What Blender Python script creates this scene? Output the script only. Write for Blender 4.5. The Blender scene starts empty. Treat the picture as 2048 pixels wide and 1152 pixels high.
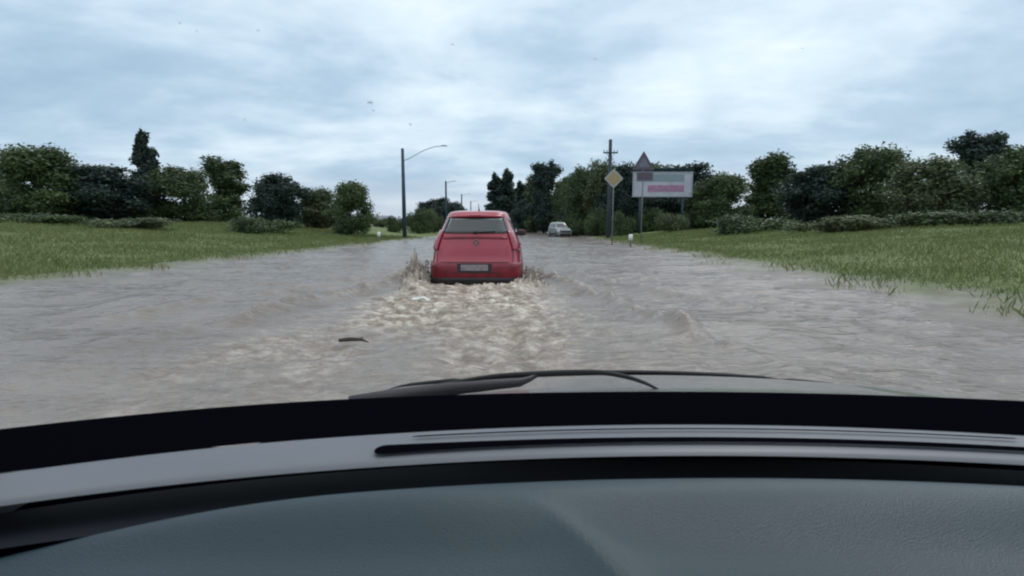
import bpy, bmesh, math, random
import numpy as np
from mathutils import Vector, Matrix
random.seed(7); RNG = np.random.default_rng(7)
S = bpy.context.scene
COL = S.collection
R = math.radians

# ------------------------------------------------------------------ camera
FPX = 1000.0; HOR = 455.0; CAMZ = 1.05
PITCH = math.atan((576 - HOR) / FPX)
cam_d = bpy.data.cameras.new('phone_camera')
cam_d.sensor_width = 36.0; cam_d.lens = 36.0 * FPX / 2048.0
cam_d.clip_start = 0.02; cam_d.clip_end = 5000
cam = bpy.data.objects.new('phone_camera', cam_d); COL.objects.link(cam)
cam.location = (0, 0, CAMZ); cam.rotation_euler = (R(90) - PITCH, 0, 0)
S.camera = cam
cam_d.dof.use_dof = True; cam_d.dof.focus_distance = 5.5; cam_d.dof.aperture_fstop = 10.0
S.render.resolution_x = 1024; S.render.resolution_y = 576
S.render.engine = 'CYCLES'
S.cycles.filter_width = 2.1
S.view_settings.view_transform = 'Standard'; S.view_settings.look = 'None'
S.view_settings.exposure = 0.32; S.view_settings.gamma = 1.0

def at(px, py, Y):
    """world point seen at photo pixel (px,py) when it stands Y metres ahead"""
    dy = math.cos(PITCH) * FPX + math.sin(PITCH) * (576 - py)
    dz = -math.sin(PITCH) * FPX + math.cos(PITCH) * (576 - py)
    return Vector(((px - 1024) * Y / dy, Y, CAMZ + dz * Y / dy))

# ------------------------------------------------------------------ sky + sun
SUN_EL, SUN_AZ = R(48), R(35)      # azimuth clockwise from +Y
W = bpy.data.worlds.new('World'); S.world = W; W.use_nodes = True
nt = W.node_tree; nt.nodes.clear()
def N(tree, t, **kw):
    n = tree.nodes.new(t)
    for k, v in kw.items(): setattr(n, k, v)
    return n
def L(tree, a, b): tree.links.new(a, b)
def ramp(tree, pts, interp='LINEAR'):
    r = N(tree, 'ShaderNodeValToRGB'); r.color_ramp.interpolation = interp
    e = r.color_ramp.elements
    while len(e) > 1: e.remove(e[0])
    e[0].position = pts[0][0]; e[0].color = (*pts[0][1], 1)
    for p, c in pts[1:]:
        x = e.new(p); x.color = (*c, 1)
    return r
def mathn(tree, op, a=None, b=None):
    m = N(tree, 'ShaderNodeMath', operation=op)
    for i, v in enumerate((a, b)):
        if v is None: continue
        if isinstance(v, (int, float)): m.inputs[i].default_value = v
        else: L(tree, v, m.inputs[i])
    return m.outputs[0]
def mixc(tree, f, a, b, mode='MIX'):
    m = N(tree, 'ShaderNodeMix', data_type='RGBA', blend_type=mode)
    for s, v in ((m.inputs[0], f), (m.inputs[6], a), (m.inputs[7], b)):
        if isinstance(v, (int, float)): s.default_value = v
        elif isinstance(v, tuple): s.default_value = (*v, 1)
        else: L(tree, v, s)
    return m.outputs[2]
sky = N(nt, 'ShaderNodeTexSky', sky_type='NISHITA'); sky.sun_disc = False
sky.sun_elevation = SUN_EL; sky.sun_rotation = SUN_AZ
sky.air_density = 1.4; sky.dust_density = 2.0
tc = N(nt, 'ShaderNodeTexCoord'); sp = N(nt, 'ShaderNodeSeparateXYZ'); L(nt, tc.outputs['Generated'], sp.inputs[0])
zc = mathn(nt, 'ADD', mathn(nt, 'MAXIMUM', sp.outputs[2], 0.0), 0.20)
px_ = mathn(nt, 'DIVIDE', sp.outputs[0], zc); py_ = mathn(nt, 'DIVIDE', sp.outputs[1], zc)
cb = N(nt, 'ShaderNodeCombineXYZ'); L(nt, px_, cb.inputs[0]); L(nt, py_, cb.inputs[1])
def cloudnoise(scale, off, det, rough, dist, sx=1.0):
    mp = N(nt, 'ShaderNodeMapping'); L(nt, cb.outputs[0], mp.inputs[0])
    mp.inputs['Location'].default_value = off; mp.inputs['Scale'].default_value = (sx, 1, 1)
    n = N(nt, 'ShaderNodeTexNoise'); L(nt, mp.outputs[0], n.inputs['Vector'])
    n.inputs['Scale'].default_value = scale; n.inputs['Detail'].default_value = det
    n.inputs['Roughness'].default_value = rough; n.inputs['Distortion'].default_value = dist
    return n.outputs['Fac']
n1 = cloudnoise(1.15, (3.4, 1.3, 0), 7, 0.55, 0.35, 0.8)
n2 = cloudnoise(4.2, (7.7, 5.1, 2), 6, 0.55, 0.3, 0.7)
s1 = mathn(nt, 'ADD', mathn(nt, 'MULTIPLY', n1, 0.74), mathn(nt, 'MULTIPLY', n2, 0.26))
def lobe(d, w, amp):          # a break or a thickening of the cloud in one part of the sky
    dp = N(nt, 'ShaderNodeVectorMath', operation='DOT_PRODUCT'); L(nt, tc.outputs['Generated'], dp.inputs[0]); dp.inputs[1].default_value = Vector(d).normalized()
    mr_ = N(nt, 'ShaderNodeMapRange', interpolation_type='SMOOTHSTEP'); L(nt, dp.outputs['Value'], mr_.inputs[0]); mr_.inputs[1].default_value = w; mr_.inputs[2].default_value = 1.0; mr_.inputs[4].default_value = amp
    return mr_.outputs[0]
s1 = mathn(nt, 'ADD', s1, lobe((.27, 1, .235), .994, .08))
s1 = mathn(nt, 'ADD', s1, lobe((-.25, 1, .20), .97, -.035))
crp = ramp(nt, [(0.36, (0.32, 0.46, 0.60)), (0.46, (0.40, 0.54, 0.67)), (0.54, (0.53, 0.66, 0.77)), (0.62, (0.64, 0.76, 0.84)), (0.76, (0.86, 0.93, 0.97))])
# brighter towards the zenith, pale band right at the horizon
L(nt, mathn(nt, 'ADD', s1, mathn(nt, 'MULTIPLY', mathn(nt, 'SUBTRACT', sp.outputs[2], 0.12), 0.32)), crp.inputs[0])
hz = N(nt, 'ShaderNodeMapRange'); L(nt, sp.outputs[2], hz.inputs[0])
hz.inputs[1].default_value = 0.0; hz.inputs[2].default_value = 0.11; hz.inputs[3].default_value = 0.75; hz.inputs[4].default_value = 0.0
ccol = mixc(nt, hz.outputs[0], crp.outputs[0], (0.56, 0.60, 0.67))
bg1 = N(nt, 'ShaderNodeBackground'); L(nt, sky.outputs[0], bg1.inputs[0]); bg1.inputs[1].default_value = 0.10
bg2 = N(nt, 'ShaderNodeBackground'); L(nt, ccol, bg2.inputs[0]); bg2.inputs[1].default_value = 1.0
ms = N(nt, 'ShaderNodeMixShader'); ms.inputs[0].default_value = 0.93
L(nt, bg1.outputs[0], ms.inputs[1]); L(nt, bg2.outputs[0], ms.inputs[2])
wo = N(nt, 'ShaderNodeOutputWorld'); L(nt, ms.outputs[0], wo.inputs[0])

sl = bpy.data.lights.new('sun', 'SUN'); sl.energy = 0.6; sl.angle = R(18); sl.color = (1, 0.96, 0.9)
so = bpy.data.objects.new('sun', sl); COL.objects.link(so)
sd = Vector((math.sin(SUN_AZ) * math.cos(SUN_EL), math.cos(SUN_AZ) * math.cos(SUN_EL), math.sin(SUN_EL)))
so.rotation_euler = (-sd).to_track_quat('-Z', 'Y').to_euler(); so.location = (0, 0, 30)

# ------------------------------------------------------------------ helpers
def tag(o, label=None, cat=None, group=None, kind=None):
    if label: o['label'] = label
    if cat: o['category'] = cat
    if group: o['group'] = group
    if kind: o['kind'] = kind
    return o
def empty(name, loc, rz=0):
    o = bpy.data.objects.new(name, None); COL.objects.link(o)
    o.location = loc; o.rotation_euler = (0, 0, rz); o.empty_display_size = 0.3
    return o
def link(name, me, mat, parent=None, smooth=True, loc=(0, 0, 0)):
    o = bpy.data.objects.new(name, me); COL.objects.link(o)
    if mat is not None and not me.materials: me.materials.append(mat)
    if parent is not None: o.parent = parent
    o.location = loc
    if smooth and len(me.polygons): me.polygons.foreach_set('use_smooth', [True] * len(me.polygons))
    return o
class MB:
    def __init__(s): s.v = []; s.f = []
    def add(s, vs, fs):
        b = len(s.v); s.v += [tuple(v) for v in vs]; s.f += [tuple(b + i for i in f) for f in fs]
    def box(s, c, d, rot=None):
        x, y, z = [k / 2 for k in d]
        vs = [Vector((a * x, b * y, e * z)) for a in (-1, 1) for b in (-1, 1) for e in (-1, 1)]
        if rot is not None: vs = [rot @ v for v in vs]
        vs = [v + Vector(c) for v in vs]
        s.add(vs, [(0, 1, 3, 2), (4, 6, 7, 5), (0, 4, 5, 1), (2, 3, 7, 6), (0, 2, 6, 4), (1, 5, 7, 3)])
    def tube(s, pts, rad, n=10, cap=True):
        pts = [Vector(p) for p in pts]; rings = []
        if isinstance(rad, (int, float)): rad = [rad] * len(pts)
        for i, p in enumerate(pts):
            t = (pts[min(i + 1, len(pts) - 1)] - pts[max(i - 1, 0)]).normalized()
            a = t.orthogonal().normalized() if i == 0 else (s_prev - t * s_prev.dot(t)).normalized()
            s_prev = a; b = t.cross(a)
            rings.append([p + (a * math.cos(2 * math.pi * k / n) + b * math.sin(2 * math.pi * k / n)) * rad[i] for k in range(n)])
        vs = [v for r in rings for v in r]
        fs = [(i * n + k, i * n + (k + 1) % n, (i + 1) * n + (k + 1) % n, (i + 1) * n + k) for i in range(len(pts) - 1) for k in range(n)]
        if cap: fs += [tuple(range(n))[::-1], tuple((len(pts) - 1) * n + k for k in range(n))]
        s.add(vs, fs)
    def grid(s, fn, us, vs_, flip=False):
        pts = [fn(u, v) for v in vs_ for u in us]; n = len(us)
        fs = [(j * n + i, j * n + i + 1, (j + 1) * n + i + 1, (j + 1) * n + i) for j in range(len(vs_) - 1) for i in range(n - 1)]
        if flip: fs = [f[::-1] for f in fs]
        s.add(pts, fs)
    def build(s, name, mat, parent=None, smooth=False, loc=(0, 0, 0), bevel=0, solid=0, subd=0):
        me = bpy.data.meshes.new(name); me.from_pydata([tuple(v) for v in s.v], [], s.f); me.update()
        o = link(name, me, mat, parent, smooth, loc)
        if solid:
            m = o.modifiers.new('solid', 'SOLIDIFY'); m.thickness = solid; m.offset = -1
        if subd:
            m = o.modifiers.new('sub', 'SUBSURF'); m.levels = subd; m.render_levels = subd
        if bevel:
            m = o.modifiers.new('bevel', 'BEVEL'); m.width = bevel; m.segments = 3; m.limit_method = 'ANGLE'
        return o
def np_mesh(name, V, F):
    """V (n,3), F (m,k) same-size polygons"""
    me = bpy.data.meshes.new(name); m, k = F.shape
    me.vertices.add(len(V)); me.vertices.foreach_set('co', np.ascontiguousarray(V, dtype=np.float32).ravel())
    me.loops.add(m * k); me.loops.foreach_set('vertex_index', np.ascontiguousarray(F, dtype=np.int32).ravel())
    me.polygons.add(m); me.polygons.foreach_set('loop_start', np.arange(0, m * k, k, dtype=np.int32))
    me.polygons.foreach_set('loop_total', np.full(m, k, dtype=np.int32))
    me.update(calc_edges=True); me.validate(); return me
def lin(a, n, b=None): return [a + (b - a) * i / (n - 1) for i in range(n)]
def interp(tab, z): return float(np.interp(z, [t[0] for t in tab], [t[1] for t in tab]))

# 2-D value noise (numpy)
_T = RNG.random((256, 256))
def vnoise(x, y):
    xi = np.floor(x).astype(int); yi = np.floor(y).astype(int); fx = x - xi; fy = y - yi
    fx = fx * fx * (3 - 2 * fx); fy = fy * fy * (3 - 2 * fy)
    a = _T[xi % 256, yi % 256]; b = _T[(xi + 1) % 256, yi % 256]; c = _T[xi % 256, (yi + 1) % 256]; d = _T[(xi + 1) % 256, (yi + 1) % 256]
    return (a * (1 - fx) + b * fx) * (1 - fy) + (c * (1 - fx) + d * fx) * fy - 0.5
def fbm(x, y, o=4, g=0.5):
    r = 0; a = 1.0
    for i in range(o):
        r = r + a * vnoise(x + 17.3 * i, y - 9.1 * i); x = x * 2.03; y = y * 2.03; a *= g
    return r
def sstep(a, b, x):
    t = np.clip((x - a) / (b - a), 0, 1); return t * t * (3 - 2 * t)

# ------------------------------------------------------------------ materials
def mat(name, col, rough=0.6, metal=0.0, coat=0.0, var=0.0, vscale=8.0, bump=0.0, bscale=40.0, spec=0.5, emit=None):
    m = bpy.data.materials.new(name); m.use_nodes = True; t = m.node_tree
    p = t.nodes['Principled BSDF']
    p.inputs['Roughness'].default_value = rough; p.inputs['Metallic'].default_value = metal
    p.inputs['Coat Weight'].default_value = coat; p.inputs['Coat Roughness'].default_value = 0.06
    p.inputs['Specular IOR Level'].default_value = spec
    tc = N(t, 'ShaderNodeTexCoord')
    if var:
        n = N(t, 'ShaderNodeTexNoise'); L(t, tc.outputs['Object'], n.inputs['Vector'])
        n.inputs['Scale'].default_value = vscale; n.inputs['Detail'].default_value = 5
        c0 = tuple(c * (1 - var) for c in col); c1 = tuple(min(1, c * (1 + var)) for c in col)
        r = ramp(t, [(0.3, c0), (0.7, c1)]); L(t, n.outputs['Fac'], r.inputs[0]); L(t, r.outputs[0], p.inputs['Base Color'])
    else:
        p.inputs['Base Color'].default_value = (*col, 1)
    if bump:
        n = N(t, 'ShaderNodeTexNoise'); L(t, tc.outputs['Object'], n.inputs['Vector'])
        n.inputs['Scale'].default_value = bscale; n.inputs['Detail'].default_value = 4
        b = N(t, 'ShaderNodeBump'); b.inputs['Strength'].default_value = bump; b.inputs['Distance'].default_value = 0.02
        L(t, n.outputs['Fac'], b.inputs['Height']); L(t, b.outputs[0], p.inputs['Normal'])
    return m
M = {}
M['red'] = mat('red_paint', (0.38, 0.003, 0.026), 0.34, 0.0, 0.8, var=0.12, vscale=3)
M['red'].node_tree.nodes['Principled BSDF'].inputs['Coat IOR'].default_value = 1.65
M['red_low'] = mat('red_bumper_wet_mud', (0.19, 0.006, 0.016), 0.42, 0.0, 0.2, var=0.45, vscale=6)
M['glass'] = mat('dark_car_glass', (0.02, 0.026, 0.03), 0.06, 0, 0, spec=1.0)
M['badge'] = mat('dull_badge', (0.35, 0.2, 0.22), 0.35, 0.6); M['seat'] = mat('seat_cloth', (0.035, 0.035, 0.04), 0.9)
M['rglass'] = mat('rear_car_glass', (0.05, 0.065, 0.07), 0.10, 0, 0.6, var=0.4, vscale=4, spec=1.0)
M['rubber'] = mat('black_rubber', (0.02, 0.02, 0.02), 0.7)
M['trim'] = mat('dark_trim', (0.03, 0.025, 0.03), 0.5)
M['chrome'] = mat('chrome', (0.7, 0.7, 0.72), 0.2, 1.0)
M['tail'] = mat('tail_lens', (0.36, 0.035, 0.055), 0.22, 0, 0.5)
M['tailclear'] = mat('tail_lens_clear', (0.24, 0.07, 0.09), 0.25, 0, 0.3)
M['plate'] = mat('plate', (0.26, 0.22, 0.23), 0.45, var=0.25, vscale=18)
M['head'] = mat('headlight', (0.7, 0.72, 0.75), 0.08, 0, 0.5)
M['palecar'] = mat('pale_paint', (0.25, 0.26, 0.245), 0.3, 0, 0.5, var=0.08)
M['concrete'] = mat('concrete_pole', (0.045, 0.07, 0.095), 0.8, var=0.25, vscale=3, bump=0.3)
M['wood'] = mat('creosoted_wood', (0.05, 0.06, 0.075), 0.85, var=0.3, vscale=6, bump=0.4)
M['steel'] = mat('galvanised_steel', (0.30, 0.34, 0.38), 0.5, 0.4, var=0.15)
M['insul'] = mat('porcelain', (0.25, 0.2, 0.17), 0.25)
M['signyel'] = mat('sign_yellow', (0.36, 0.27, 0.14), 0.5, var=0.12)
M['signwhite'] = mat('sign_white', (0.33, 0.34, 0.32), 0.5, var=0.1)
M['signred'] = mat('sign_red', (0.34, 0.04, 0.05), 0.5, var=0.1)
M['signgrey'] = mat('sign_back_grey', (0.20, 0.21, 0.24), 0.5, 0.2, var=0.15)
M['signpost'] = mat('sign_post', (0.16, 0.18, 0.18), 0.6, var=0.15)
M['signblack'] = mat('sign_black', (0.02, 0.02, 0.025), 0.5)
M['bbframe'] = mat('billboard_frame', (0.35, 0.37, 0.42), 0.5, 0.2, var=0.1)
M['bark'] = mat('bark', (0.075, 0.06, 0.048), 0.9, var=0.35, vscale=5, bump=0.5)
M['shedwall'] = mat('shed_wall', (0.055, 0.045, 0.055), 0.85, var=0.3, vscale=0.8)
M['shedroof'] = mat('shed_roof', (0.04, 0.045, 0.06), 0.6, var=0.25, vscale=0.6)
M['greywall'] = mat('depot_wall', (0.11, 0.12, 0.12), 0.85, var=0.25, vscale=0.5)
M['greenroof'] = mat('depot_roof', (0.02, 0.04, 0.038), 0.95, spec=0.1, var=0.25, vscale=0.5)
M['white'] = mat('white_plastic', (0.8, 0.8, 0.78), 0.4)
M['housewall'] = mat('house_wall', (0.5, 0.47, 0.42), 0.85, var=0.12, vscale=0.8)
M['houseroof'] = mat('house_roof', (0.22, 0.12, 0.09), 0.8, var=0.2, vscale=1.2)

m = bpy.data.materials.new('tinted_car_glass'); m.use_nodes = True; t = m.node_tree; t.nodes.clear()
tr = N(t, 'ShaderNodeBsdfTransparent'); tr.inputs[0].default_value = (.62, .68, .68, 1)
gl = N(t, 'ShaderNodeBsdfGlossy'); gl.inputs['Roughness'].default_value = .08
df = N(t, 'ShaderNodeBsdfDiffuse'); df.inputs[0].default_value = (.22, .24, .24, 1)
m1 = N(t, 'ShaderNodeMixShader'); m1.inputs[0].default_value = .22; L(t, tr.outputs[0], m1.inputs[1]); L(t, df.outputs[0], m1.inputs[2])
m2 = N(t, 'ShaderNodeMixShader'); fr = N(t, 'ShaderNodeFresnel'); fr.inputs[0].default_value = 1.75; L(t, fr.outputs[0], m2.inputs[0]); L(t, m1.outputs[0], m2.inputs[1]); L(t, gl.outputs[0], m2.inputs[2])
ou = N(t, 'ShaderNodeOutputMaterial'); L(t, m2.outputs[0], ou.inputs[0]); M['clearglass'] = m

def leafmat(name, c0, c1):
    m = bpy.data.materials.new(name); m.use_nodes = True; t = m.node_tree; p = t.nodes['Principled BSDF']
    at_ = N(t, 'ShaderNodeAttribute', attribute_name='tint')
    tc = N(t, 'ShaderNodeTexCoord'); n = N(t, 'ShaderNodeTexNoise'); L(t, tc.outputs['Object'], n.inputs['Vector'])
    n.inputs['Scale'].default_value = 0.7; n.inputs['Detail'].default_value = 3
    f = mathn(t, 'ADD', mathn(t, 'MULTIPLY', at_.outputs['Fac'], 0.6), mathn(t, 'MULTIPLY', n.outputs['Fac'], 0.5))
    r = ramp(t, [(0.2, c0), (0.85, c1)]); L(t, f, r.inputs[0]); L(t, r.outputs[0], p.inputs['Base Color'])
    p.inputs['Roughness'].default_value = 0.55; p.inputs['Specular IOR Level'].default_value = 0.3
    tr = N(t, 'ShaderNodeBsdfTranslucent'); L(t, r.outputs[0], tr.inputs[0])
    mx = N(t, 'ShaderNodeMixShader'); mx.inputs[0].default_value = 0.2
    L(t, p.outputs[0], mx.inputs[1]); L(t, tr.outputs[0], mx.inputs[2])
    L(t, mx.outputs[0], t.nodes['Material Output'].inputs[0])
    return m
M['leafA'] = leafmat('leaves_mid', (0.028, 0.050, 0.022), (0.12, 0.165, 0.065))
M['leafB'] = leafmat('leaves_dark', (0.018, 0.034, 0.030), (0.055, 0.085, 0.065))
M['leafC'] = leafmat('leaves_olive', (0.045, 0.06, 0.03), (0.15, 0.18, 0.09))

# ------------------------------------------------------------------ ground shape
def road_l(y): return -8.3 - 0.012 * np.clip(y, 0, 110) + 0.55 * vnoise(y * 0.23, y * 0 + 3.3) + 0.25 * vnoise(y * 0.9, y * 0 + 8.3)
def road_r(y): return 5.1 + 0.022 * np.clip(y, 0, 110) + 0.6 * vnoise(y * 0.27, y * 0 + 13.3) + 0.3 * vnoise(y * 1.1, y * 0 + 18.3)
SL = 0.021
def edge_dist(x, y):
    r = x - SL * y
    return np.maximum(road_l(y) - r, r - road_r(y))          # >0 on the verge
def ground_z(x, y):
    x = np.asarray(x, dtype=float); y = np.asarray(y, dtype=float)
    d = edge_dist(x, y); left = (x - SL * y) < -1.5
    rise = np.where(left, 1.12, 0.95)
    z = -0.22 + 0.22 * sstep(-2.0, 0.0, d) + 0.10 * sstep(0, 1.2, d) + 0.22 * sstep(1, 8, d) + rise * sstep(1.5, 20, d)
    z = z + np.where(d > 0, 1, 0) * (0.10 * fbm(x * 0.35, y * 0.35, 3) * sstep(0, 3, d) + 0.03 * fbm(x * 2.2, y * 2.2, 2) * sstep(0, 0.6, d))
    return z
def gz(x, y): return float(ground_z(np.array([x]), np.array([y]))[0])

xs = np.concatenate([-np.geomspace(900, 40, 40), np.arange(-39, -20, 1.0), np.arange(-20, 16, 0.25), np.arange(16, 36, 1.0), np.geomspace(37, 900, 40)])
ys = np.concatenate([np.arange(-12, 0, 1.0), np.arange(0, 30, 0.25), np.geomspace(30, 1500, 160)])
X, Y = np.meshgrid(xs, ys); Z = ground_z(X, Y)
nx, ny = len(xs), len(ys)
I, J = np.meshgrid(np.arange(nx - 1), np.arange(ny - 1)); b0 = (J * nx + I).ravel()
gm = np_mesh('ground', np.stack([X.ravel(), Y.ravel(), Z.ravel()], 1), np.stack([b0, b0 + 1, b0 + nx + 1, b0 + nx], 1))
att = gm.attributes.new('edge', 'FLOAT', 'POINT'); att.data.foreach_set('value', edge_dist(X, Y).ravel().astype(np.float32))
m = bpy.data.materials.new('verge_soil_and_turf'); m.use_nodes = True; t = m.node_tree; p = t.nodes['Principled BSDF']
tc = N(t, 'ShaderNodeTexCoord')
def tn(t, tc, sc, det=5, rough=0.6, scl=None):
    n = N(t, 'ShaderNodeTexNoise'); n.inputs['Scale'].default_value = sc; n.inputs['Detail'].default_value = det; n.inputs['Roughness'].default_value = rough
    if scl:
        mp = N(t, 'ShaderNodeMapping'); mp.inputs['Scale'].default_value = scl; L(t, tc.outputs['Object'], mp.inputs[0]); L(t, mp.outputs[0], n.inputs['Vector'])
    else: L(t, tc.outputs['Object'], n.inputs['Vector'])
    return n.outputs['Fac']
gr = ramp(t, [(0.30, (0.090, 0.125, 0.034)), (0.5, (0.135, 0.175, 0.052)), (0.7, (0.195, 0.215, 0.090))]); L(t, tn(t, tc, 0.35, 8), gr.inputs[0])
gr2 = ramp(t, [(0.35, (0.6, 0.6, 0.6)), (0.65, (1.25, 1.25, 1.2))]); L(t, tn(t, tc, 5, 6, 0.7), gr2.inputs[0])
grass_c = mixc(t, 1.0, gr.outputs[0], gr2.outputs[0], 'MULTIPLY')
mud = ramp(t, [(0.35, (0.13, 0.11, 0.085)), (0.65, (0.27, 0.24, 0.20))]); L(t, tn(t, tc, 1.6, 6), mud.inputs[0])
ea = N(t, 'ShaderNodeAttribute', attribute_name='edge')
ef = N(t, 'ShaderNodeMapRange'); ef.inputs[1].default_value = 0.4; ef.inputs[2].default_value = 1.8
L(t, mathn(t, 'ADD', ea.outputs['Fac'], mathn(t, 'MULTIPLY', mathn(t, 'SUBTRACT', tn(t, tc, 0.9, 5), 0.5), 2.6)), ef.inputs[0])
L(t, mixc(t, ef.outputs[0], mud.outputs[0], grass_c), p.inputs['Base Color'])
rr = N(t, 'ShaderNodeMapRange'); L(t, ef.outputs[0], rr.inputs[0]); rr.inputs[3].default_value = 0.35; rr.inputs[4].default_value = 0.9
L(t, rr.outputs[0], p.inputs['Roughness'])
bp = N(t, 'ShaderNodeBump'); bp.inputs['Strength'].default_value = 0.7; bp.inputs['Distance'].default_value = 0.08
L(t, tn(t, tc, 9, 6, 0.7), bp.inputs['Height']); L(t, bp.outputs[0], p.inputs['Normal'])
tag(link('ground', gm, m), kind='structure')

# ------------------------------------------------------------------ flood water
CARX, CARY = at(950, 540, 9.05).x, 8.95       # rear bumper of the red car
def wake(x, y):
    """returns height, churn(0..1)"""
    xc = CARX + SL * (y - CARY)
    dx = x - xc
    ax = np.abs(dx)
    wob = 0.35 * fbm(x * 1.1, y * 0.9, 3)
    # churned trail behind the car, fading towards the camera
    half = 1.05 + 0.18 * np.clip(CARY - y, 0, 10)
    trail = (1 - sstep(half * 0.55, half * 1.35, ax + wob)) * sstep(CARY + 3.4, CARY + 0.2, y) * (0.42 + 0.58 * sstep(2.6, 7.2, y))
    # V shaped bow waves: start by the car's nose, widen towards the camera
    crest = np.zeros_like(x)
    for k, (off, amp) in enumerate(((0.0, 0.13), (0.75, 0.05), (1.6, 0.03))):
        line = 0.92 + off * 0.8 + 0.26 * np.clip(CARY + 3.2 - y, 0, 14) ** 0.95 if k == 0 else 0.95 + off + 0.33 * np.clip(CARY + 3.2 - y, 0, 14) * (1 + 0.12 * k)
        prof = np.exp(-((ax - line + 0.25 * wob + 0.1 * fbm(x * 2.3, y * 2.3, 2)) / (0.16 + 0.05 * k)) ** 2)
        env = sstep(CARY + 4.2, CARY + 2.0, y) * sstep(1.5, 8.5, y)
        crest = crest + amp * prof * env * (0.35 + 1.1 * np.clip(fbm(x * 1.7 + 5, y * 1.7, 2) + 0.5, 0, 1.3) + .8 * fbm(x * 6, y * 6, 3))
    # splash lobes thrown up beside the rear wheels
    lob = np.zeros_like(x)
    for (ox, oy, sx, sy, h) in ((-1.05, 0.15, 0.16, 0.42, 0.40), (-1.28, 0.75, 0.24, 0.5, 0.24), (-0.98, -0.55, 0.16, 0.35, 0.22), (.90, -.45, .22, .25, .14), (1.05, 0.3, 0.12, 0.5, 0.17), (1.2, -0.3, 0.16, 0.35, 0.10)):
        g = np.exp(-((dx - ox) / sx) ** 2 - ((y - CARY - oy) / sy) ** 2)
        lob = lob + h * g * (0.45 + 1.8 * np.abs(fbm(x * 9, y * 9, 4, .65)))
    # hump of water drawn along behind the bumper
    hump = 0.085 * np.exp(-((y - CARY + 0.75) / 0.55) ** 2) * (1 - sstep(0.7, 1.3, ax))
    churn = np.clip(trail + crest * 2.0 + lob * 1.2, 0, 1)
    churn = churn * np.clip(.72 + 1.5 * fbm(x * .9 + 11, y * .7 + 2, 3) + .5 * sstep(5, 8, y), .25, 1)
    return crest + lob + hump, trail, churn
def water_h(x, y):
    h, trail, churn = wake(x, y)
    far = 1 - .75 * sstep(18, 120, y)
    fld = np.abs(fbm(x * 0.55 + .4 * y + 31, y * 1.25 - 7, 4, 0.5)); fld2 = np.abs(fbm(x * 1.7 + 3, y * 3.6 - .7 * x, 3, 0.55))
    chop = 0.020 * fbm(x * 0.8 + 3, y * 1.5, 4, 0.55) - 0.055 * np.sqrt(fld + .003) - 0.026 * np.sqrt(fld2 + .004) + 0.030 + 0.010 * fbm(x * 3.1, y * 5.0 + 9, 3, 0.6)
    ridg = 1 - np.abs(fbm(x * 2.4 + 20, y * 3.0, 4, 0.55)) * 2
    turb = 0.040 * (ridg - 0.7) + 0.062 * fbm(x * 6.5, y * 7.5, 4, 0.65)
    side = 0.030 * np.sin((y * 2.3 + x * 0.55) + 2.5 * fbm(x * 0.5, y * 0.5, 2)) * sstep(0.8, 2.5, np.abs(x - CARX))
    patch = np.clip(.75 + 1.9 * fbm(x * .9 + 11, y * .7 + 2, 3), .12, 1.5)
    return h + far * (chop + side * far) + trail * turb * patch, churn
wx = np.concatenate([np.linspace(-30, -10, 110, endpoint=False), np.arange(-10, -3.6, 0.07), np.arange(-3.6, 2.6, 0.032), np.arange(2.6, 8, 0.06), np.linspace(8, 26, 110)])
wy = np.concatenate([np.linspace(-10, 1.0, 40, endpoint=False), np.arange(1.0, 14, 0.042), 14 * np.geomspace(1, 70 / 14, 420, endpoint=False), 70 * np.geomspace(1, 600 / 70, 110)])
X, Y = np.meshgrid(wx, wy); H_, CH = water_h(X, Y)
H_ = H_ * sstep(0.6, 2.4, Y)           # calm under the own car
nx, ny = len(wx), len(wy); I, J = np.meshgrid(np.arange(nx - 1), np.arange(ny - 1)); b0 = (J * nx + I).ravel()
wm = np_mesh('flood_water', np.stack([X.ravel(), Y.ravel(), H_.ravel()], 1), np.stack([b0, b0 + 1, b0 + nx + 1, b0 + nx], 1))
a1 = wm.attributes.new('churn', 'FLOAT', 'POINT'); a1.data.foreach_set('value', CH.ravel().astype(np.float32))
m = bpy.data.materials.new('murky_flood_water'); m.use_nodes = True; t = m.node_tree; p = t.nodes['Principled BSDF']
tc = N(t, 'ShaderNodeTexCoord'); ca = N(t, 'ShaderNodeAttribute', attribute_name='churn')
silt = ramp(t, [(0.35, (0.190, 0.160, 0.140)), (0.65, (0.265, 0.225, 0.198))]); L(t, tn(t, tc, 0.5, 5, 0.6, (1, 2.2, 1)), silt.inputs[0])
foamn = ramp(t, [(0.40, (0.20, 0.155, 0.12)), (0.50, (0.36, 0.295, 0.235)), (0.56, (0.56, 0.48, 0.40)), (0.66, (0.80, 0.74, 0.66))]); L(t, tn(t, tc, 4.6, 9, 0.74, (1, 1.6, 1)), foamn.inputs[0])
L(t, mixc(t, ca.outputs['Fac'], silt.outputs[0], foamn.outputs[0]), p.inputs['Base Color'])
mr = N(t, 'ShaderNodeMapRange'); L(t, ca.outputs['Fac'], mr.inputs[0]); mr.inputs[3].default_value = 0.13; mr.inputs[4].default_value = 0.42
L(t, mr.outputs[0], p.inputs['Roughness']); p.inputs['IOR'].default_value = 1.333
w1 = tn(t, tc, 2.2, 4, 0.55, (1, 2.0, 1)); w2 = tn(t, tc, 9, 5, 0.6, (1, 1.8, 1))
hh = mathn(t, 'ADD', mathn(t, 'MULTIPLY', w1, 1.0), mathn(t, 'MULTIPLY', w2, 0.35))
bp = N(t, 'ShaderNodeBump'); bp.inputs['Strength'].default_value = 0.75; bp.inputs['Distance'].default_value = 0.09
L(t, hh, bp.inputs['Height']); L(t, bp.outputs[0], p.inputs['Normal'])
M['water'] = m
tag(link('water', wm, m), kind='structure')

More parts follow.
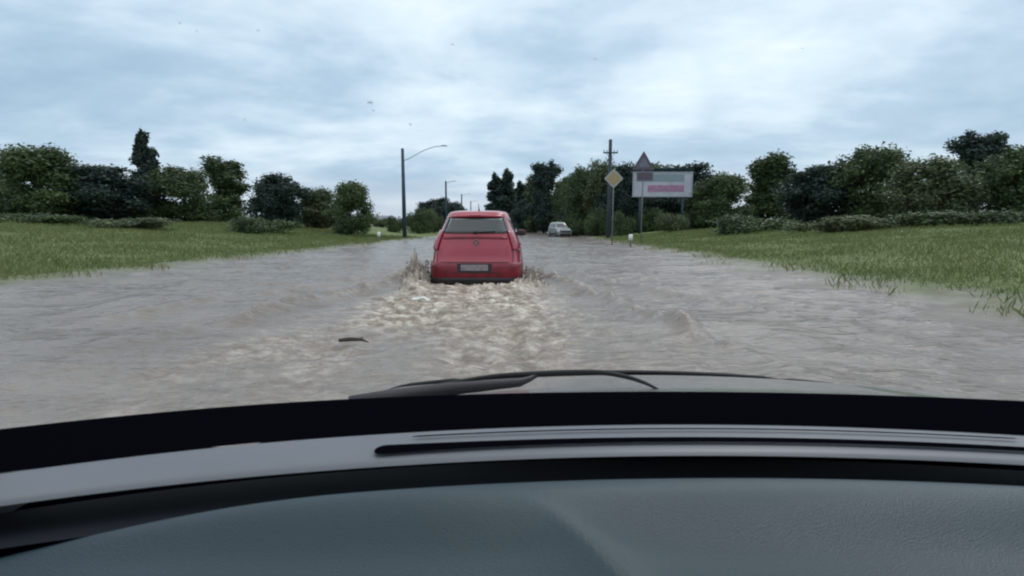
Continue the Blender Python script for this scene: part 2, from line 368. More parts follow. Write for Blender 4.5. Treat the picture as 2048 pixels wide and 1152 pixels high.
# spray: droplets thrown up beside the wheels
ico = bmesh.new(); bmesh.ops.create_icosphere(ico, subdivisions=1, radius=1.0)
iv = np.array([v.co[:] for v in ico.verts]); fi = np.array([[v.index for v in f.verts] for f in ico.faces]); ico.free()
def droplets(name, n, sampler, label_mat):
    Vs, Fs = [], []
    for i in range(n):
        c, r = sampler()
        s = np.array([1, 1, 1.0 + RNG.random() * 0.8]) * r
        Vs.append(iv * s * (0.8 + 0.4 * RNG.random(3)) + c); Fs.append(fi + len(iv) * i)
    me = np_mesh(name, np.concatenate(Vs), np.concatenate(Fs)); return me
def spray_s():
    side = -1 if RNG.random() < 0.62 else 1
    a = RNG.random() ** 0.7; up = RNG.random() ** 1.6
    x = CARX + side * (0.93 + 0.35 * RNG.random() ** 1.5); y = CARY - 0.7 + 2.0 * a
    z = 0.03 + up * (0.38 if side < 0 else 0.26)
    return np.array([x, y, z]), 0.004 + 0.012 * RNG.random() ** 2.5
o = link('water_spray', droplets('water_spray', 1500, spray_s, None), M['water'])
tag(o, 'muddy droplets thrown up beside the wheels of the red hatchback', 'water spray', kind='stuff')

# ------------------------------------------------------------------ cars made of stacked plan slices
class CarShape:
    def __init__(s, w, yr, yf, n=7.0, n2=None): s.w, s.yr, s.yf, s.n, s.n2 = w, yr, yf, n, n2
    def nz(s, z): return s.n if s.n2 is None else float(np.interp(z, [.7, 1.05, 1.3], [s.n, s.n2, s.n2 * .9]))
    def par(s, z): return interp(s.w, z), interp(s.yr, z), interp(s.yf, z)
    def rear(s, fx, z, off=0.0):
        w, a, b = s.par(z); c, l = (a + b) / 2, (b - a) / 2
        y = c - l * (1 - min(abs(fx), .9999) ** s.nz(z)) ** (1 / s.nz(z))
        return Vector((fx * w, y - off, z))
    def front(s, fx, z, off=0.0):
        w, a, b = s.par(z); c, l = (a + b) / 2, (b - a) / 2
        return Vector((fx * w, c + l * (1 - min(abs(fx), .9999) ** s.nz(z)) ** (1 / s.nz(z)) + off, z))
    def side(s, sg, y, z, off=0.0):
        w, a, b = s.par(z); c, l = (a + b) / 2, (b - a) / 2
        q = min(abs((y - c) / l), .9999)
        return Vector((sg * (w * (1 - q ** s.nz(z)) ** (1 / s.nz(z)) + off), y, z))
    def corner(s, sg, th, z, off=0.0):      # th 0 = rear centre, 90 = side
        w, a, b = s.par(z); c, l = (a + b) / 2, (b - a) / 2; e = 2 / s.nz(z)
        return Vector((sg * ((w + off) * abs(math.sin(R(th))) ** e), c - (l + off) * math.copysign(abs(math.cos(R(th))) ** e, math.cos(R(th))), z))
    def body(s, zs, nseg=96):
        mb = MB()
        for z in zs:
            e = 2 / s.nz(z)
            w, a, b = s.par(z); c, l = (a + b) / 2, (b - a) / 2
            for k in range(nseg):
                th = 2 * math.pi * k / nseg; cs, sn = math.cos(th), math.sin(th)
                mb.v.append((w * math.copysign(abs(cs) ** e, cs), c + l * math.copysign(abs(sn) ** e, sn), z))
        for j in range(len(zs) - 1):
            for k in range(nseg):
                mb.f.append((j * nseg + k, j * nseg + (k + 1) % nseg, (j + 1) * nseg + (k + 1) % nseg, (j + 1) * nseg + k))
        mb.f.append(tuple(range(nseg))[::-1]); mb.f.append(tuple((len(zs) - 1) * nseg + k for k in range(nseg)))
        return mb
def wheel(root, x, y, z, r, w=0.19):
    t_ = MB(); prof = [(r * .62, -w / 2), (r * .9, -w / 2), (r, -w * .32), (r, w * .32), (r * .9, w / 2), (r * .62, w / 2)]
    n = 28
    for k in range(n):
        a = 2 * math.pi * k / n
        for pr, px in prof: t_.v.append((px, pr * math.cos(a), pr * math.sin(a)))
    m_ = len(prof)
    for k in range(n):
        for j in range(m_): t_.f.append((k * m_ + j, k * m_ + (j + 1) % m_, ((k + 1) % n) * m_ + (j + 1) % m_, ((k + 1) % n) * m_ + j))
    wo_ = t_.build('wheel', M['rubber'], root, True, loc=(x, y, z))
    rm = MB(); sgn = 1 if x > 0 else -1
    for k in range(7):
        a = 2 * math.pi * k / 7; rot = Matrix.Rotation(a, 3, 'X')
        rm.box(rot @ Vector((sgn * w * .36, 0, r * .32)), (0.02, 0.05, r * .62), rot)
    rm.tube([(sgn * w * .3, 0, 0), (sgn * w * .42, 0, 0)], r * .17, 16); rm.tube([(-w * .4, 0, 0), (sgn * w * .2, 0, 0)], r * .63, 24)
    rm.build('rim', M['steel'], wo_)

def zlist(bounds, n): return sorted(set([round(float(v), 4) for a, b, k in [(bounds[i], bounds[i + 1], n[i]) for i in range(len(n))] for v in np.linspace(a, b, k)]))

# red hatchback -------------------------------------------------------------
red = empty('hatchback_car', (CARX, CARY, 0.0), -math.atan(SL))
tag(red, 'red hatchback seen from behind, driving through the floodwater ahead', 'car')
shp = CarShape(
    w=[(-.02, .80), (.10, .835), (.3, .85), (.5, .845), (.66, .815), (.8, .77), (.93, .725), (1.0, .70), (1.1, .665), (1.25, .61), (1.31, .58), (1.345, .54), (1.366, .47), (1.378, .36), (1.384, .18), (1.386, .05)],
    yr=[(-.02, .10), (.10, .03), (.2, .0), (.40, .0), (.44, .03), (.5, .06), (.66, .085), (.93, .14), (1.0, .19), (1.1, .28), (1.25, .40), (1.31, .44), (1.345, .50), (1.366, .66), (1.378, .86), (1.384, 1.05), (1.386, 1.3)],
    yf=[(-.02, 3.7), (.1, 3.78), (.3, 3.8), (.45, 3.76), (.58, 3.65), (.66, 3.5), (.72, 3.25), (.76, 3.0), (.79, 2.85), (.85, 2.74), (1.0, 2.56), (1.25, 2.18), (1.31, 2.08), (1.345, 2.0), (1.366, 1.88), (1.378, 1.75), (1.384, 1.5), (1.386, 1.35)], n=7, n2=4.6)
zs = zlist([-.02, .3, .44, .66, .80, .965, 1.225, 1.386], [6, 5, 7, 9, 8, 9, 20])
bm_ = shp.body(zs, 128); keep = []
for f in bm_.f:                       # open the rear window, windscreen and side windows
    if len(f) == 4:
        c = sum((Vector(bm_.v[i]) for i in f), Vector()) / 4; w_, a_, b_ = shp.par(c.z); u_ = max(abs(bm_.v[i][0]) for i in f) / w_
        zlo, zhi = min(bm_.v[i][2] for i in f), max(bm_.v[i][2] for i in f)
        if zlo >= .964 and zhi <= 1.226 and (u_ < .84 or (u_ > .985 and .9 < c.y < 2.2)): continue
    keep.append(f)
bm_.f = keep; bm_.build('body', M['red'], red, True)
for sx in (-.36, .36):
    for y_, zt_ in ((1.0, 1.10), (2.0, 1.13)):
        b = MB(); b.box((sx, y_, .62), (.50, .14, .74)); st = b.build('car_seat', M['seat'], red, bevel=.05)
        b = MB(); b.box((sx, y_ + .0, zt_ - .03), (.25, .10, .16)); b.build('headrest', M['seat'], st, bevel=.04)
b = MB(); b.box((0, .62, .90), (1.1, .5, .03)); b.build('parcel_shelf', M['seat'], red, bevel=.01)
b = MB(); b.box((0, 2.55, .84), (1.2, .35, .12)); b.build('dashboard', M['seat'], red, bevel=.03)
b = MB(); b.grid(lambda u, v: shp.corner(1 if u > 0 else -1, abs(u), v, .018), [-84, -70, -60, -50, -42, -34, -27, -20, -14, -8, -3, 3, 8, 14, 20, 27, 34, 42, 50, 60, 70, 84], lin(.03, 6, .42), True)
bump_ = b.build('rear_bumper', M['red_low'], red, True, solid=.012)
b = MB(); b.grid(lambda u, v: shp.corner(1 if u > 0 else -1, abs(u), v + .03 * math.cos(R(u)) ** 2 * (v > .1), .026), [-80, -70, -60, -50, -42, -34, -27, -20, -14, -8, -3, 3, 8, 14, 20, 27, 34, 42, 50, 60, 70, 80], lin(.0, 5, .125), True); b.build('bumper_shade_apron', M['trim'], bump_, True, solid=.01)  # dark apron band; shade low under the bumper is put into its colour
# seam under the tailgate window, tailgate crease, bumper gap
b = MB(); b.grid(lambda u, v: shp.rear(u, v, .006), lin(-.82, 14, .82), lin(.425, 3, .438), True); b.build('tailgate_seam', M['trim'], red, True)
for sg in (-1, 1):
    b = MB(); b.grid(lambda u, v: shp.rear(u * (1 + .08 * math.sin((v - .43) * 3)), v, .006), [sg * .800, sg * .812], lin(.44, 8, .9), sg > 0); b.build('tailgate_seam', M['trim'], red, True)
b = MB(); b.grid(lambda u, v: shp.rear(u, v + .015 * (1 - u * u), .012), lin(-.78, 14, .78), lin(.835, 4, .872), True); b.build('tailgate_trim', M['red_low'], red, True, solid=.008)
# rear window following the glasshouse, rounded upper corners
def rw(u, v):
    z = .955 + (1.232 - .955) * v + .012 * (1 - u * u) * v
    return shp.rear(u * (.845 - .02 * v), z, .006)
b = MB(); b.grid(rw, lin(-1, 16, 1), lin(0, 8, 1), True); win = b.build('rear_window', M['clearglass'], red, True, solid=.004)
b = MB()
for (v0, v1, u0, u1) in ((-.045, .0, -1.02, 1.02), (1, 1.045, -1.02, 1.02)):
    b.grid(lambda u, v: rw(u, v) + Vector((0, -.006, 0)), lin(u0, 14, u1), [v0, v1], True)
for s_ in (-1, 1): b.grid(lambda u, v: rw(u, v) + Vector((0, -.006, 0)), ([s_ * .985, s_ * 1.03] if s_ > 0 else [s_ * 1.03, s_ * .985]), lin(-.04, 8, 1.04), True)
b.build('window_seal', M['rubber'], win, True)
b = MB(); b.tube([rw(.0, .02) + Vector((0, -.03, 0)), rw(.25, .05) + Vector((0, -.035, 0)), rw(.62, .09) + Vector((0, -.03, 0))], .011, 8)
b.tube([rw(0, .02) + Vector((0, -.0, 0)), rw(0, .02) + Vector((0, -.045, 0))], .025, 12); b.build('rear_wiper', M['rubber'], win, True)
# interior headrests seen through the glass are only hinted at by darker shapes: spoiler lip over the glass
def spf(u, v):
    q = shp.rear(u * .9, 1.30, 0); return Vector((q.x, q.y - .10 + .30 * v + .02 * u * u, 1.268 + .088 * v ** .85 - .016 * u * u))
b = MB(); b.grid(spf, lin(-1, 16, 1), lin(0, 5, 1)); b.build('roof_spoiler', M['red'], red, True, solid=.028)
b = MB(); b.box((0, shp.rear(0, 1.29).y - .085, 1.272), (.22, .02, .014)); b.build('brake_light', M['tail'], red, bevel=.004)
# tail lights wrap round the corners
for sg in (-1, 1):
    def tl(u, v, sg=sg):
        z = .64 + .36 * v; th0 = 30 + 7 * v; th1 = 64 - 2 * v
        return shp.corner(sg, th0 + (th1 - th0) * u, z, .014 + .012 * math.sin(math.pi * u) * math.sin(math.pi * min(1, max(0, v))))
    b = MB(); b.grid(tl, lin(0, 9, 1), lin(0, 12, 1), sg > 0); lt = b.build('tail_light', M['tail'], red, True, solid=.012)
    # side glass, door seams, sill
    for (y0, y1, t0, t1, nm) in ((.62, 1.42, .52, 1.32, 'side_window'), (1.50, 2.42, 1.44, 2.10, 'side_window')):
        def sw(u, v):
            z = .90 + .34 * v; return shp.side(sg, (y0 + (y1 - y0) * u) * (1 - v) + (t0 + (t1 - t0) * u + .08) * v, z, .005)
        b = MB(); b.grid(sw, lin(0, 8, 1), lin(0, 6, 1), sg < 0); b.build(nm, M['clearglass'], red, True, solid=.004)
    for (y0, y1) in ((.95, 1.45), (1.48, 2.55)):
        b = MB(); zz = lin(.12, 8, .86)
        b.grid(lambda u, v: shp.side(sg, u, v, .006), lin(y0 + .01, 10, y1 - .01), zz, sg < 0)
        dr = b.build('door', M['red'], red, True, solid=.005)
        b = MB(); q = shp.side(sg, y0 + .16, .72, .02); b.box(q, (.03, .16, .026)); b.build('door_handle', M['red'], dr, bevel=.01)
    # mirrors
    b = MB(); q = shp.side(sg, 2.38, .90, .0)
    bm = bmesh.new(); bmesh.ops.create_uvsphere(bm, u_segments=20, v_segments=12, radius=1)
    for v in bm.verts: v.co = Vector((v.co.x * .115, v.co.y * .06 * (1.2 if v.co.y > 0 else .5), v.co.z * .075)) + Vector((sg * .83, 2.36, .935))
    me = bpy.data.meshes.new('door_mirror'); bm.to_mesh(me); bm.free(); mi = link('door_mirror', me, M['red_low'], red)
    b = MB(); b.tube([(sg * .70, 2.38, .89), (sg * .77, 2.37, .91)], .025, 8); b.build('mirror_arm', M['trim'], mi, True)
    b = MB(); b.box((sg * .83, 2.328, .935), (.18, .006, .115)); b.build('mirror_glass', M['glass'], mi, bevel=.02)
    # headlight
    b = MB(); b.grid(lambda u, v: shp.corner(sg, 180 - (24 + 34 * u), .46 + .12 * v, .012), lin(0, 8, 1), lin(0, 5, 1), sg < 0); b.build('headlight', M['head'], red, True, solid=.01)
    for y in (.62, 3.05): wheel(red, sg * .765, y, .145, .285)
b = MB(); b.grid(lambda u, v: shp.front(u * .86, .86 + .40 * v, .005), lin(-1, 14, 1), lin(0, 6, 1)); b.build('windscreen', M['clearglass'], red, True, solid=.004)
b = MB(); b.grid(lambda u, v: shp.front(u * .6, .20 + .16 * v, .01), lin(-1, 10, 1), lin(0, 3, 1)); b.build('grille', M['trim'], red, True, solid=.01)
# plate in its recess, badge, antenna, exhaust
pr = MB(); pr.box((0.0, -.028, .325), (.62, .02, .17)); pr.build('plate_recess', M['trim'], red, bevel=.02)
pl = MB(); pl.box((0.0, -.044, .335), (.49, .012, .11)); lp = pl.build('licence_plate', M['plate'], red, bevel=.006)
pl = MB(); pl.box((0.0, -.036, .335), (.52, .012, .135)); pl.build('plate_frame', M['rubber'], lp, bevel=.006)
b = MB(); q = shp.rear(.03, .79, .016)
pts = [q + Vector((.055 * math.cos(a), 0, .038 * math.sin(a))) for a in lin(0, 25, 2 * math.pi)]
b.tube(pts, .009, 8, False); b.tube([q + Vector((-.05, 0, 0)), q + Vector((.05, 0, 0))], .008, 8); b.tube([q, q + Vector((0, 0, -.07))], .010, 8); b.build('badge', M['badge'], red, True)
b = MB(); b.tube([(.02, .80, 1.375), (.02, .77, 1.41), (.02, .66, 1.50)], [.018, .008, .004], 8); b.build('antenna', M['rubber'], red, True)
b = MB(); b.tube([(.42, .3, .03), (.42, -.0, .03)], .025, 12); b.build('exhaust_pipe', M['chrome'], red, True)

# pale car parked by the right verge ---------------------------------------
q = at(1108, 468, 60)
pale = empty('estate_car', (q.x, 60, max(-.12, gz(q.x, 60)) + .02), R(180 + 13)); pale.scale = (1, 1, 1.14)
tag(pale, 'small pale silver car in the distance at the right edge of the flooded road', 'car')
sh2 = CarShape(
    w=[(.18, .80), (.4, .86), (.7, .86), (.95, .82), (1.0, .80), (1.3, .70), (1.45, .66), (1.52, .56), (1.56, .40), (1.575, .1)],
    yr=[(.18, .1), (.4, 0), (.7, .02), (.95, .1), (1.3, .28), (1.45, .38), (1.52, .5), (1.56, .8), (1.575, 1.2)],
    yf=[(.18, 4.1), (.4, 4.2), (.7, 4.15), (.85, 4.0), (.95, 3.5), (1.0, 3.05), (1.3, 2.6), (1.45, 2.35), (1.52, 2.2), (1.56, 2.0), (1.575, 1.5)], n=7)
sh2.body(zlist([.18, .7, .95, 1.3, 1.575], [6, 6, 8, 14]), 64).build('body', M['palecar'], pale, True)
b = MB(); b.grid(lambda u, v: sh2.front(u * .88, 1.03 + .36 * v, .006), lin(-1, 12, 1), lin(0, 5, 1)); b.build('windscreen', M['glass'], pale, True)
b = MB(); b.grid(lambda u, v: sh2.rear(u * .85, 1.03 + .36 * v, .006), lin(-1, 12, 1), lin(0, 5, 1), True); b.build('rear_window', M['glass'], pale, True)
b = MB(); b.grid(lambda u, v: sh2.front(u * .92, .2 + .22 * v, .014), lin(-1, 12, 1), lin(0, 3, 1)); b.build('front_bumper', M['trim'], pale, True)
b = MB(); b.grid(lambda u, v: sh2.front(u * .7, .50 + .2 * v, .012), lin(-1, 10, 1), lin(0, 4, 1)); b.build('grille', M['trim'], pale, True)
for sg in (-1, 1):
    b = MB(); b.grid(lambda u, v: sh2.side(sg, (.45 + 2.35 * u) * (1 - v) + (.62 + 1.7 * u) * v, 1.02 + .36 * v, .006), lin(0, 10, 1), lin(0, 5, 1), sg < 0); b.build('side_window', M['glass'], pale, True)
    b = MB(); b.grid(lambda u, v: sh2.corner(sg, 180 - (26 + 30 * u), .62 + .16 * v, .012), lin(0, 6, 1), lin(0, 4, 1), sg < 0); b.build('headlight', M['head'], pale, True)
    b = MB(); b.grid(lambda u, v: sh2.side(sg, .3 + 3.6 * u, .2 + .26 * v, .012), lin(0, 10, 1), lin(0, 3, 1), sg < 0); b.build('sill_cladding', M['trim'], pale, True)
    for y in (.8, 3.35): wheel(pale, sg * .78, y, .31, .32)

# ------------------------------------------------------------------ own car: bonnet, wiper, scuttle, dashboard, windscreen
own = empty('car', (0, 0, 0))
tag(own, 'dark car the picture is taken from: its dashboard, windscreen base, wiper and bonnet', 'car')
XC = .22
M['dash'] = mat('dash_plastic', (0.023, 0.047, 0.062), 0.38, var=0.08, vscale=5, bump=0.22, bscale=700)
M['ventgrey'] = mat('vent_plastic', (0.155, 0.16, 0.18), 0.42, var=0.05, bump=0.08, bscale=900)
M['slot'] = mat('slot_black', (0.003, 0.003, 0.005), 1.0, spec=0.0)
M['gapm'] = mat('gap_navy', (0.006, 0.008, 0.014), 0.7, spec=0.15)
M['defl'] = mat('smoked_plastic', (0.02, 0.02, 0.022), 0.6, spec=0.15); M['liner'] = mat('grey_headliner', (0.10, 0.10, 0.10), 0.9)
M['bonnet'] = mat('bonnet_paint', (0.23, 0.235, 0.245), 0.27, 0.4, 0.6, var=0.10, vscale=2, bump=0.03, bscale=6)
def curve_y(base, k=.21): return lambda x: base - k * (x - XC) ** 2 
def strip(y0f, y1f, zf, x0, x1, n=60, m=6, flip=False):
    b = MB(); b.grid(lambda u, v: Vector((u, y0f(u) * (1 - v) + y1f(u) * v, zf(u, v))), lin(x0, n, x1), lin(0, m, 1), flip); return b
gapA, gapB, blkA, blkB = curve_y(.491, .2), curve_y(.538, .2), curve_y(.626), curve_y(.725, .16)
# crease of the dashboard: from far (1040,985) to near (1285,1152)
def crease_x(y):
    return float(np.interp(y, [.18, .25, .30, .334, .36, .389, .42, .449, .475], [.19, .148, .118, .094, .081, .063, .040, .006, -.05]))
def dash_z(x, y):
    z = .80 - .7 * max(0, .47 - y) ** 2 - .03 * sstep(.44, .49, y) * 0
    d = x - crease_x(y)
    pass
    fade = float(1 - sstep(.38, .46, y))
    z += fade * (-(.024 * (1 - math.exp(d / .06))) if d < 0 else -.016 * (1 - math.exp(-d / .03)))
    z -= .05 * max(0, abs(x - XC) - .45) ** 2
    r = gapA(x) - y
    return z - .010 * math.exp(-r / .008)
b = MB(); yy = sorted(set(lin(.10, 36, 1.0))); 
b.grid(lambda u, v: Vector((u, .08 * (1 - v) + gapA(u) * v, dash_z(u, .08 * (1 - v) + gapA(u) * v))), lin(-.70, 290, 1.14), lin(0, 90, 1))
dash = b.build('dashboard', M['dash'], own, True)
b = MB(); b.box((XC, .065, .55), (1.6, .03, .44)); b.build('dash_front', M['dash'], dash, bevel=.01)
zt = lambda x: .80 - .05 * max(0, abs(x - XC) - .45) ** 2
strip(lambda x: gapA(x) - .004, lambda x: gapB(x) + .09, lambda u, v: zt(u) - .022 - .03 * v, -.70, 1.14).build('dash_gap', M['gapm'], dash, True)
def vent_z(u, v):
    return zt(u) - .004 * (math.exp(-v / .05) + math.exp(-(1 - v) / .05)) - .002
b = strip(gapB, blkA, vent_z, -.70, 1.14, m=24); vent = b.build('defroster_panel', M['ventgrey'], own, True)
def slot(fa, fb, x0, x1, nm, thick=0.0):
    b = MB(); xs_ = lin(x0, 14, x0 + .011) + lin(x0 + .02, 60, x1 - .012) + lin(x1 - .011, 10, x1)
    def f(u, v):
        e = min(1, (u - x0) / .011, (x1 - u) / .011); e = math.sqrt(max(0, 1 - (1 - max(0, e)) ** 2))
        a, c = gapB(u) * (1 - fa) + blkA(u) * fa, gapB(u) * (1 - fb) + blkA(u) * fb; mid = (a + c) / 2
        y = mid + (v - .5) * (c - a) * e * (1 + thick * math.exp(-(u - x0) / .13))
        return Vector((u, y, zt(u) + .0012 - .0))
    b.grid(f, xs_, [0, .5, 1]); return b.build(nm, M['slot'], vent, True)
slot(.24, .39, -.155, .60, 'vent_slot', .9); slot(.655, .70, -.12, .60, 'vent_slot')
strip(blkA, blkB, lambda u, v: zt(u) - .004 + .010 * v, -.72, 1.16).build('screen_base_trim', M['slot'], own, True)
b = MB(); b.box((XC, .42, .50), (1.84, .62, .44)); b.build('dash_underside', M['slot'], dash, bevel=.01)
# bonnet with scuttle and wings
HX = XC + .10
def bon_z(x, y):
    zc_ = interp([(.60, .800), (.73, .787), (.9, .757), (1.1, .714), (1.25, .674), (1.4, .612), (1.55, .53), (1.62, .44), (1.66, .30), (1.68, -.1)], y)
    d = abs(x - HX)
    return zc_ - .085 * d * d - 1.6 * max(0, d - .60) ** 2 - .006 * math.exp(-((d - .42 - .05 * (y - .7)) / .02) ** 2)
ys_b = lin(.70, 30, 1.5) + lin(1.52, 14, 1.68)
b = MB(); b.grid(lambda u, v: Vector((HX + u * (.80 - .10 * max(0, v - 1.1)), v, bon_z(HX + u * .80, v) if abs(u) < .97 else bon_z(HX + u * .80, v) - .0)), lin(-1, 90, 1), ys_b)
bon = b.build('bonnet', M['bonnet'], own, True)
for sg in (-1, 1):
    b = MB(); b.grid(lambda u, v: Vector((HX + sg * (.80 - .10 * max(0, u - 1.1)) * 1.0 + sg * .0, u, bon_z(HX + sg * .80, u) * (1 - v) + -.1 * v)), ys_b, lin(0, 5, 1), sg > 0)
    b.build('front_wing', M['bonnet'], own, True)
b = MB(); b.grid(lambda u, v: Vector((HX + u * .74, 1.38 + .09 * v + .03 * (1 - u * u), bon_z(HX + u * .74, 1.38 + .09 * v) + .004 + .020 * math.sin(math.pi * min(1, .15 + v)))), lin(-1, 60, 1), lin(0, 6, 1))
b.build('bonnet_deflector', M['defl'], bon, True, solid=.004)
# cabin round the camera: roof, pillars, doors, rear wall
b = MB(); b.grid(lambda u, v: Vector((XC + u * .62, .22 - .03 * u * u - 2.2 * v, 1.40 - .03 * u * u - .03 * v)), lin(-1, 16, 1), lin(0, 8, 1)); b.build('roof', M['liner'], own, True, solid=.04)
for sg in (-1, 1):
    b = MB(); b.tube([(XC + sg * .94, blkB(XC + sg * .86) + .02, .74), (XC + sg * .84, .36, 1.12), (XC + sg * .66, .17, 1.38), (XC + sg * .63, -.3, 1.40), (XC + sg * .63, -1.5, 1.38), (XC + sg * .72, -2.1, .8)], [.045, .04, .04, .04, .04, .06], 8)
    b.build('pillar', M['liner'], own, True)
    b = MB(); b.box((XC + sg * .84, -.75, .36), (.07, 2.7, .86)); b.build('door', M['bonnet'], own, bevel=.03)
b = MB(); b.box((XC, -2.15, .40), (1.6, .08, .95)); b.build('rear_wall', M['liner'], own, bevel=.02)
# wiper : blade arcs across the base of the glass
wp = [at(845, 776, .86), at(900, 766, .87), at(985, 753, .88), at(1060, 748, .885), at(1130, 745, .89), at(1200, 745, .89), at(1250, 753, .885), at(1290, 766, .88), at(1316, 779, .87)]
def smooth(pts, n=8):
    out = []
    P = [pts[0]] + pts + [pts[-1]]
    for i in range(1, len(P) - 2):
        for k in range(n):
            t_ = k / n; a, b_, c, d = P[i - 1], P[i], P[i + 1], P[i + 2]
            out.append(.5 * ((2 * b_) + (c - a) * t_ + (2 * a - 5 * b_ + 4 * c - d) * t_ ** 2 + (3 * b_ - a - 3 * c + d) * t_ ** 3))
    out.append(pts[-1]); return out
wpath = smooth(wp); nn = len(wpath)
b = MB(); b.tube(wpath, [.0022 + .0030 * math.sin(math.pi * min(1, (i + 1) / nn)) for i in range(nn)], 8); wip = b.build('wiper', M['rubber'], own, True)
b = MB(); b.tube([at(700, 812, .80), at(780, 796, .83), at(900, 778, .85), at(1040, 765, .865), at(1056, 759, .875), at(1075, 750, .885)], [.017, .015, .012, .008, .006, .004], 8); b.build('wiper_arm', M['trim'], wip, True)
# windscreen pane
TH = R(45)
def ws(u, v):
    base = Vector((u, blkB(u) + .012, zt(u) + .008)); return base + Vector((0, -math.cos(TH), math.sin(TH))) * v
M_g = bpy.data.materials.new('windscreen_glass'); M_g.use_nodes = True; t = M_g.node_tree; t.nodes.clear()
tr = N(t, 'ShaderNodeBsdfTransparent'); tr.inputs[0].default_value = (.97, .97, .975, 1)
gl = N(t, 'ShaderNodeBsdfGlossy'); gl.inputs['Roughness'].default_value = .03
fr = N(t, 'ShaderNodeFresnel'); fr.inputs[0].default_value = 1.2
mx = N(t, 'ShaderNodeMixShader'); L(t, mathn(t, 'MULTIPLY', fr.outputs[0], .3), mx.inputs[0]); L(t, tr.outputs[0], mx.inputs[1]); L(t, gl.outputs[0], mx.inputs[2])
ou = N(t, 'ShaderNodeOutputMaterial'); L(t, mx.outputs[0], ou.inputs[0])
b = MB(); b.grid(ws, lin(-.70, 30, 1.14), lin(0, 12, .80)); wsc = b.build('windscreen', M_g, own, True)
M_d = mat('rain_drop', (.8, .85, .9), .02, spec=.5); M_d.node_tree.nodes['Principled BSDF'].inputs['Transmission Weight'].default_value = 1.0
M_d.node_tree.nodes['Principled BSDF'].inputs['IOR'].default_value = 1.33
nrm = Vector((0, math.sin(TH), math.cos(TH)))
rn = random.Random(4)
def hit(px, py):
    d = at(px, py, 1.0) - Vector((0, 0, CAMZ)); o_ = Vector((0, 0, CAMZ)); p0 = ws((px - 1024) / 2500, .3)
    s_ = (p0 - o_).dot(nrm) / d.dot(nrm); return o_ + d * s_
for i, (px, py, r) in enumerate(((740, 207, .0016), (746, 222, .0009), (820, 250, .0010), (1190, 120, .0008), (905, 90, .0008)) + tuple((rn.uniform(60, 1990), rn.uniform(20, 430), rn.uniform(.0005, .0010)) for _ in range(7))):
    bm = bmesh.new(); bmesh.ops.create_icosphere(bm, subdivisions=3, radius=r)
    rot = nrm.to_track_quat('Z', 'Y').to_matrix()
    for v in bm.verts: v.co = rot @ Vector((v.co.x * 1.3, v.co.y * .8, v.co.z * .45))
    me = bpy.data.meshes.new('rain_drop'); bm.to_mesh(me); bm.free()
    c = hit(px, py); link('rain_drop', me, M_d, wsc, loc=c + nrm * .0005)

# ------------------------------------------------------------------ poles, signs, billboard
def place(px, Y, sink=.1):
    x = at(px, HOR, Y).x; return x, Y, gz(x, Y) - sink
def top_at(py, Y): return at(1024, py, Y).z
def lamp_post(px, pyt, Y, arm_l, arm_h, label, hang=.35):
    x, y, z = place(px, Y); h = top_at(pyt, Y) - z
    r = empty('street_lamp', (x, y, z)); tag(r, label, 'street lamp', 'street lamps along the left verge')
    b = MB(); b.tube([(0, 0, 0), (0, 0, h)], [.20, .13], 14); b.build('pole', M['concrete'], r, True)
    z0 = h - hang * 3.0
    b = MB(); pts = [Vector((.10, 0, z0)), Vector((arm_l * .2, 0, z0 + arm_h * .18)), Vector((arm_l * .5, 0, z0 + arm_h * .62)), Vector((arm_l * .8, 0, z0 + arm_h * .93)), Vector((arm_l, 0, z0 + arm_h))]
    b.tube(smooth(pts, 5), .032, 8); b.tube([(-.12, 0, z0), (.16, 0, z0)], .06, 8)
    arm = b.build('arm', M['steel'], r, True)
    b = MB(); b.grid(lambda u, v: Vector((arm_l + .62 * u, .12 * math.cos(math.pi * v) * math.sin(math.pi * (.12 + .8 * u)), z0 + arm_h + .02 + .09 * math.sin(math.pi * v) * math.sin(math.pi * (.15 + .75 * u)))), lin(0, 9, 1), lin(0, 7, 1))
    b.grid(lambda u, v: Vector((arm_l + .62 * u, .12 * (1 - 2 * v) * math.sin(math.pi * (.12 + .8 * u)), z0 + arm_h + .0)), lin(0, 9, 1), lin(0, 3, 1), True)
    b.build('lamp_head', M['steel'], arm, True)
lamp_post(809, 297, 46, 3.4, 1.25, 'tall dark concrete lamp post with a long curved arm, nearest on the left verge')
lamp_post(893, 362, 80, 1.0, .25, 'second lamp post along the left verge, above the dark trees', .1)
lamp_post(924, 388, 112, 1.4, .3, 'third lamp post along the left verge, just right of the dark bushy trees', .1)
lamp_post(942, 402, 150, 1.4, .3, 'farthest short looking lamp post on the left, above the red car roof', .1)

def util_pole(px, pyt, pyarm, Y, hw, label):
    x, y, z = place(px, Y, .2); h = top_at(pyt, Y) - z; ha = top_at(pyarm, Y) - z
    r = empty('utility_pole', (x, y, z)); tag(r, label, 'utility pole')
    b = MB(); b.tube([(0, 0, 0), (0, 0, h)], [.20, .14], 12); b.build('pole', M['wood'], r, True)
    b = MB(); b.box((0, -.17, ha), (2 * hw, .10, .12)); ca_ = b.build('crossarm', M['wood'], r, bevel=.01)
    b = MB(); b.tube([(-hw * .6, -.14, ha), (0, -.14, ha - .55)], .02, 6); b.tube([(hw * .6, -.14, ha), (0, -.14, ha - .55)], .02, 6); b.build('brace', M['steel'], r, True)
    for dx in (-hw * .93, -hw * .5, hw * .5, hw * .93):
        b = MB(); b.tube([(dx, -.17, ha + .05), (dx, -.17, ha + .10), (dx, -.17, ha + .12), (dx, -.17, ha + .2), (dx, -.17, ha + .24)], [.015, .015, .05, .04, .02], 10); b.build('insulator', M['insul'], ca_, True)
util_pole(1217, 279, 306, 44, .62, 'dark utility pole with one crossarm rising above the trees on the right')

